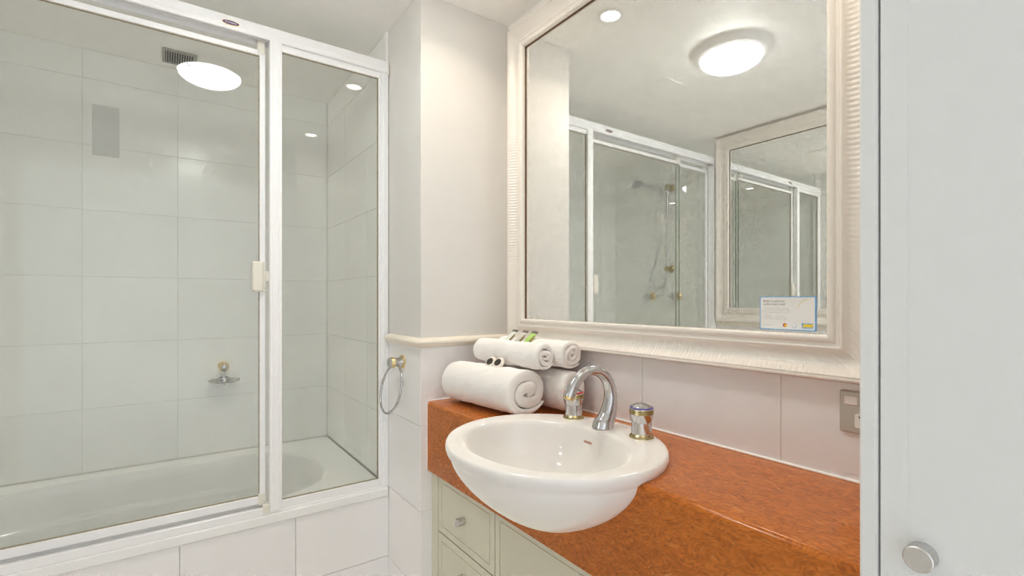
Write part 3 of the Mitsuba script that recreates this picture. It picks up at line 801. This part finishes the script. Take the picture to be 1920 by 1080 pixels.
obj('emblem', on_card(extrude(sg.Point(0.0555, 0.0112).buffer(0.0042, 10), 0.0001), 0.00101), 'm_card_red', nc, False, 'red and yellow round emblem')
obj('emblem', on_card(extrude(sg.Point(0.0565, 0.0108).buffer(0.0029, 10), 0.0001), 0.00113), 'm_card_yellow', nc, False, 'red and yellow round emblem')
sky_ = sg.Point(0.0755, 0.0102).buffer(0.0048, 12).difference(sg.Point(0.0748, 0.0116).buffer(0.0042, 12))
obj('emblem', on_card(extrude(sky_, 0.0001), 0.00101), 'm_card_sky', nc, False, 'pale blue crescent emblem')
for px_, py_ in ((0.0705, 0.0120), (0.0725, 0.0145), (0.0775, 0.0150), (0.0800, 0.0125)):
    obj('emblem_dot', on_card(extrude(sg.Point(px_, py_).buffer(0.0007, 5), 0.0001), 0.00101), 'm_card_sky', nc, False)
obj('logo', on_card(extrude(sg.box(0.0905, 0.0050, 0.1130, 0.0168), 0.0001), 0.00101), 'm_card_blue', nc, False, 'blue logo block')
for i in range(4):
    w_ = [(0.0920 + i * 0.0049, 0.0090), (0.0945 + i * 0.0049, 0.0085), (0.0968 + i * 0.0049, 0.0100), (0.0975 + i * 0.0049, 0.0140), (0.0990 + i * 0.0049, 0.0150), (0.0955 + i * 0.0049, 0.0150), (0.0935 + i * 0.0049, 0.0130)]
    obj('logo_wave', on_card(extrude(sg.Polygon(w_).buffer(0.0003), 0.0001), 0.00113), 'm_card_yellow', nc, False, 'yellow wave')
obj('logo_line', on_card(extrude(sg.box(0.0912, 0.0056, 0.1122, 0.0070), 0.0001), 0.00113), 'm_card_sky', nc, False)


# ------------------------------------------------------------------ rolled towels
def towel(c0, c1, hw, hh, turns, thick, seed, power=2.0, tuck=-0.9):
    """A rolled towel: a thick sheet wound in a spiral, swept from c0 (the end seen) to c1. hw, hh: half width and height."""
    rng = np.random.RandomState(seed)
    c0, c1 = np.asarray(c0, float), np.asarray(c1, float)
    L = np.linalg.norm(c1 - c0)
    ax = (c1 - c0) / L
    rt = np.cross(ax, [0, 0, 1.0])
    rt /= np.linalg.norm(rt)
    up = np.cross(rt, ax)
    ns, nz = int(150 * turns) + 20, 140
    s = np.linspace(0, 1, ns)
    th = tuck - 2 * PI * turns * (1 - s)
    R0 = min(hw, hh)
    pitch = (R0 - thick * 0.5 - 0.004) / turns
    tail = np.clip((s - (1 - 0.45 / turns)) / (0.45 / turns), 0, 1)
    thin = 1 - 0.88 * tail ** 1.2       # the free end thins out and lies snug
    rr = 0.003 + (R0 - thick / 2 - 0.003) * s ** 0.98 - thick / 2 * (1 - thin) - max(pitch - thick * 0.96, 0) * tail
    C, S = np.cos(th), np.sin(th)
    ex = 2.0 / (2.0 + (power - 2.0) * s)
    cx = np.sign(C) * np.abs(C) ** ex
    sy = np.sign(S) * np.abs(S) ** ex
    px = cx * (rr + (hw - R0) * s ** 0.6)
    py = sy * (rr + (hh - R0) * s ** 0.6)
    px += 0.0022 * np.sin(th * 1.7 + seed) * (1 - s ** 3)
    py += 0.0026 * np.cos(th * 1.3 + 2 * seed) * (1 - s ** 3)
    # to the full width and height, centred
    lo_, hi_ = np.array([px.min(), py.min()]), np.array([px.max(), py.max()])
    fat = 2 * (hw + hh - thick) / (hi_ - lo_).sum()
    px = (px - (lo_[0] + hi_[0]) / 2) * (hw - thick / 2) / ((hi_[0] - lo_[0]) / 2)
    py = (py - (lo_[1] + hi_[1]) / 2) * (hh - thick / 2) / ((hi_[1] - lo_[1]) / 2)
    d = np.gradient(np.c_[px, py], axis=0)
    d /= np.linalg.norm(d, axis=1, keepdims=True)
    nrm = np.c_[d[:, 1], -d[:, 0]]
    zz = np.linspace(0, 1, nz)
    zpos = 0.5 - 0.5 * np.cos(PI * (0.08 + 0.84 * zz))
    zpos = (zpos - zpos[0]) / (zpos[-1] - zpos[0])
    endk = np.minimum(zpos, 1 - zpos) * L
    hth = thick / 2 * fat * 0.985 * thin
    taper = np.sqrt(np.clip(1 - (1 - np.clip(endk / 0.007, 0, 1)) ** 2, 0.02, 1))
    # telescoping of the layers at the ends
    off0 = 0.006 * np.sin(th * 0.9 + seed) * (1 - s) + 0.004 * (1 - s) * np.sin(s * 9 + seed)
    # closed loop around the sheet: outer side s 0..1, rounded end, inner side back
    rings = []
    for k in range(nz):
        h = hth * taper[k]
        e_out = 1 - np.clip((s - 0.985) / 0.015, 0, 1) ** 2
        w = h * np.sqrt(np.clip(e_out, 0.03, 1))
        o = np.c_[px, py] + nrm * w[:, None]
        i_ = np.c_[px, py] - nrm * w[:, None]
        loop = np.vstack([o, i_[::-1]])
        zz_ = zpos[k] * L + np.r_[off0, off0[::-1]] * (1 - 2 * zpos[k]) * 0.8
        P = c0 + zz_[:, None] * ax + loop[:, :1] * rt + loop[:, 1:] * up
        rings.append(P)
    n = len(rings[0])
    V = np.array(rings)
    # soft unevenness of the pile
    N1 = meshkit.fbm(V.reshape(-1, 3) * 26, 3, seed) - 0.5
    N2 = meshkit.noise(V.reshape(-1, 3) * 210, seed + 5) - 0.5
    cen = c0 + ((V.reshape(-1, 3) - c0) @ ax)[:, None] * ax
    rad_ = V.reshape(-1, 3) - cen
    rl = np.linalg.norm(rad_, axis=1, keepdims=True)
    Vf = V.reshape(-1, 3) + rad_ / np.maximum(rl, 1e-4) * (N1 * 0.006 + N2 * 0.0011)[:, None] * np.clip(rl / R0, 0.15, 1)
    rings = list(Vf.reshape(V.shape))
    f = []
    for k in range(nz - 1):
        a_ = k * n + np.arange(n)
        b_ = k * n + (np.arange(n) + 1) % n
        f.append(np.c_[a_, b_, b_ + n])
        f.append(np.c_[a_, b_ + n, a_ + n])
    # end faces: strips between the two sides of the sheet
    for k, flip in ((0, 1), (nz - 1, 0)):
        i0 = k * n + np.arange(ns - 1)
        j0 = k * n + (n - 1 - np.arange(ns - 1))
        A, B = np.c_[i0, i0 + 1, j0 - 1], np.c_[i0, j0 - 1, j0]
        q = np.vstack([A, B])
        f.append(q[:, ::-1] if flip else q)
    m = trimesh.Trimesh(Vf, np.vstack(f), process=False)
    if m.volume < 0:
        m.invert()
    return m


tg = 'rolled white towels stacked on the counter'
ZT0 = ZK + 0.003
whole('rolled_towel', towel((0.925, 1.212, ZT0 + 0.0725), (0.893, 1.585, ZT0 + 0.068), 0.080, 0.070, 2.1, 0.0262, 2, 2.3, -0.55), 'm_towel',
      'thick white rolled towel lying at the front of the stack beside the basin', 'towel', tg, True)
whole('rolled_towel', towel((1.058, 1.145, ZT0 + 0.0700), (1.055, 1.50, ZT0 + 0.068), 0.043, 0.067, 1.9, 0.0170, 5, 2.3, -0.9), 'm_towel',
      'white rolled towel at the back of the bottom row, half behind the red-ringed tap', 'towel', tg, True)
whole('rolled_towel', towel((0.969, 1.180, 1.0790), (0.962, 1.545, 1.0750), 0.039, 0.042, 2.2, 0.0134, 9, 2.1, -0.6), 'm_towel',
      'slim white rolled towel on top of the front one, behind the two soaps', 'towel', tg, True)
whole('rolled_towel', towel((1.052, 1.150, 1.0830), (1.050, 1.520, 1.0800), 0.042, 0.043, 2.7, 0.0120, 14, 2.5, -0.8), 'm_towel',
      'white rolled towel topmost at the back of the stack, under the small tubes', 'towel', tg, True)


# ------------------------------------------------------------------ small toiletries on the towels
def toiletry_tube(cap_at, end_at, mat, label, side):
    """A small flat tube: dark screw cap, round shoulder, body flattening to a dark crimped end."""
    c, e = np.asarray(cap_at, float), np.asarray(end_at, float)
    d = e - c
    L = np.linalg.norm(d)
    d /= L
    w = np.asarray(side, float)
    w -= d * (w @ d)
    w /= np.linalg.norm(w)
    n = np.cross(d, w)
    a = np.linspace(0, 2 * PI, 28, endpoint=False)

    def ring(t, rw, rn):
        return c + d * (t * L) + rw * np.cos(a)[:, None] * w + rn * np.sin(a)[:, None] * n
    k = thing('toiletry_tube', label, 'tube', 'toiletry tubes on the towels')
    obj('body', loft([ring(0.10, 0.0065, 0.0060), ring(0.12, 0.0105, 0.0085), ring(0.16, 0.0125, 0.0095), ring(0.45, 0.0140, 0.0080), ring(0.68, 0.0155, 0.0055), ring(0.82, 0.0162, 0.0035)]), mat, k, 40)
    obj('crimp', loft([ring(0.815, 0.0163, 0.0036), ring(0.92, 0.0168, 0.0018), ring(1.0, 0.0170, 0.0008)]), 'm_tube_dark', k, 40, 'dark crimped end')
    obj('cap', loft([ring(-0.06, 0.0085, 0.0080), ring(-0.03, 0.0100, 0.0090), ring(0.10, 0.0110, 0.0095), ring(0.115, 0.0100, 0.0088)]), 'm_tube_dark', k, 40, 'dark screw cap')
    st = [ring(t, wd, th) for t, wd, th in ((0.22, 0.0130, 0.0093), (0.45, 0.0142, 0.0082), (0.70, 0.0157, 0.0053))]
    q = [x[[12, 13, 14, 15]] + n * 0.0004 for x in st]
    v_ = np.vstack(q)
    f_ = [[i * 4 + j, i * 4 + j + 1, i * 4 + j + 5] for i in range(2) for j in range(3)] + [[i * 4 + j, i * 4 + j + 5, i * 4 + j + 4] for i in range(2) for j in range(3)]
    obj('stripe', trimesh.Trimesh(v_, f_, process=False), 'm_tube_stripe', k, True, 'brown print along one side')


for y, mat, lab in ((1.442, 'm_tube_clear', 'small clear toiletry tube with a dark cap, farthest from the tap, on the topmost towel'),
                    (1.382, 'm_tube_grey', 'small greyish toiletry tube, middle of the three on the topmost towel'),
                    (1.328, 'm_tube_green', 'small bright green toiletry tube on the topmost towel')):
    toiletry_tube((0.998, y, 1.1050), (1.046, y, 1.1500), mat, lab, (0, 1, 0.05))

for (x, y, z, lab) in ((0.9080, 1.392, 1.0440, 'round cream soap with a dark oval label, the left one between the towels'), (0.9080, 1.344, 1.0460, 'round cream soap with a dark oval label, the right one between the towels')):
    k = thing('soap', lab, 'soap', 'two wrapped soaps on the towels')
    m = lathe([(0, 0), (0.018, 0.0), (0.0210, 0.002), (0.0222, 0.006), (0.0210, 0.010), (0.018, 0.012), (0, 0.0125)], 'z', (0, 0, 0), 40)
    l = extrude(affinity.scale(sg.Point(0, 0).buffer(0.0150, 10), 0.85, 1.0), 0.0006)
    l.apply_translation((0, 0, 0.0123))
    R = trimesh.geometry.align_vectors([0, 0, 1], [-0.80, -0.08, 0.58])
    for part, mm, mt, sm in (('body', m, 'm_soap', 40), ('label', l, 'm_soap_label', 30)):
        mm.apply_transform(R)
        mm.apply_translation((x, y, z))
        obj(part, mm, mt, k, sm, 'dark label' if part == 'label' else None)

labels = {k: v for k, v in labels.items() if v}
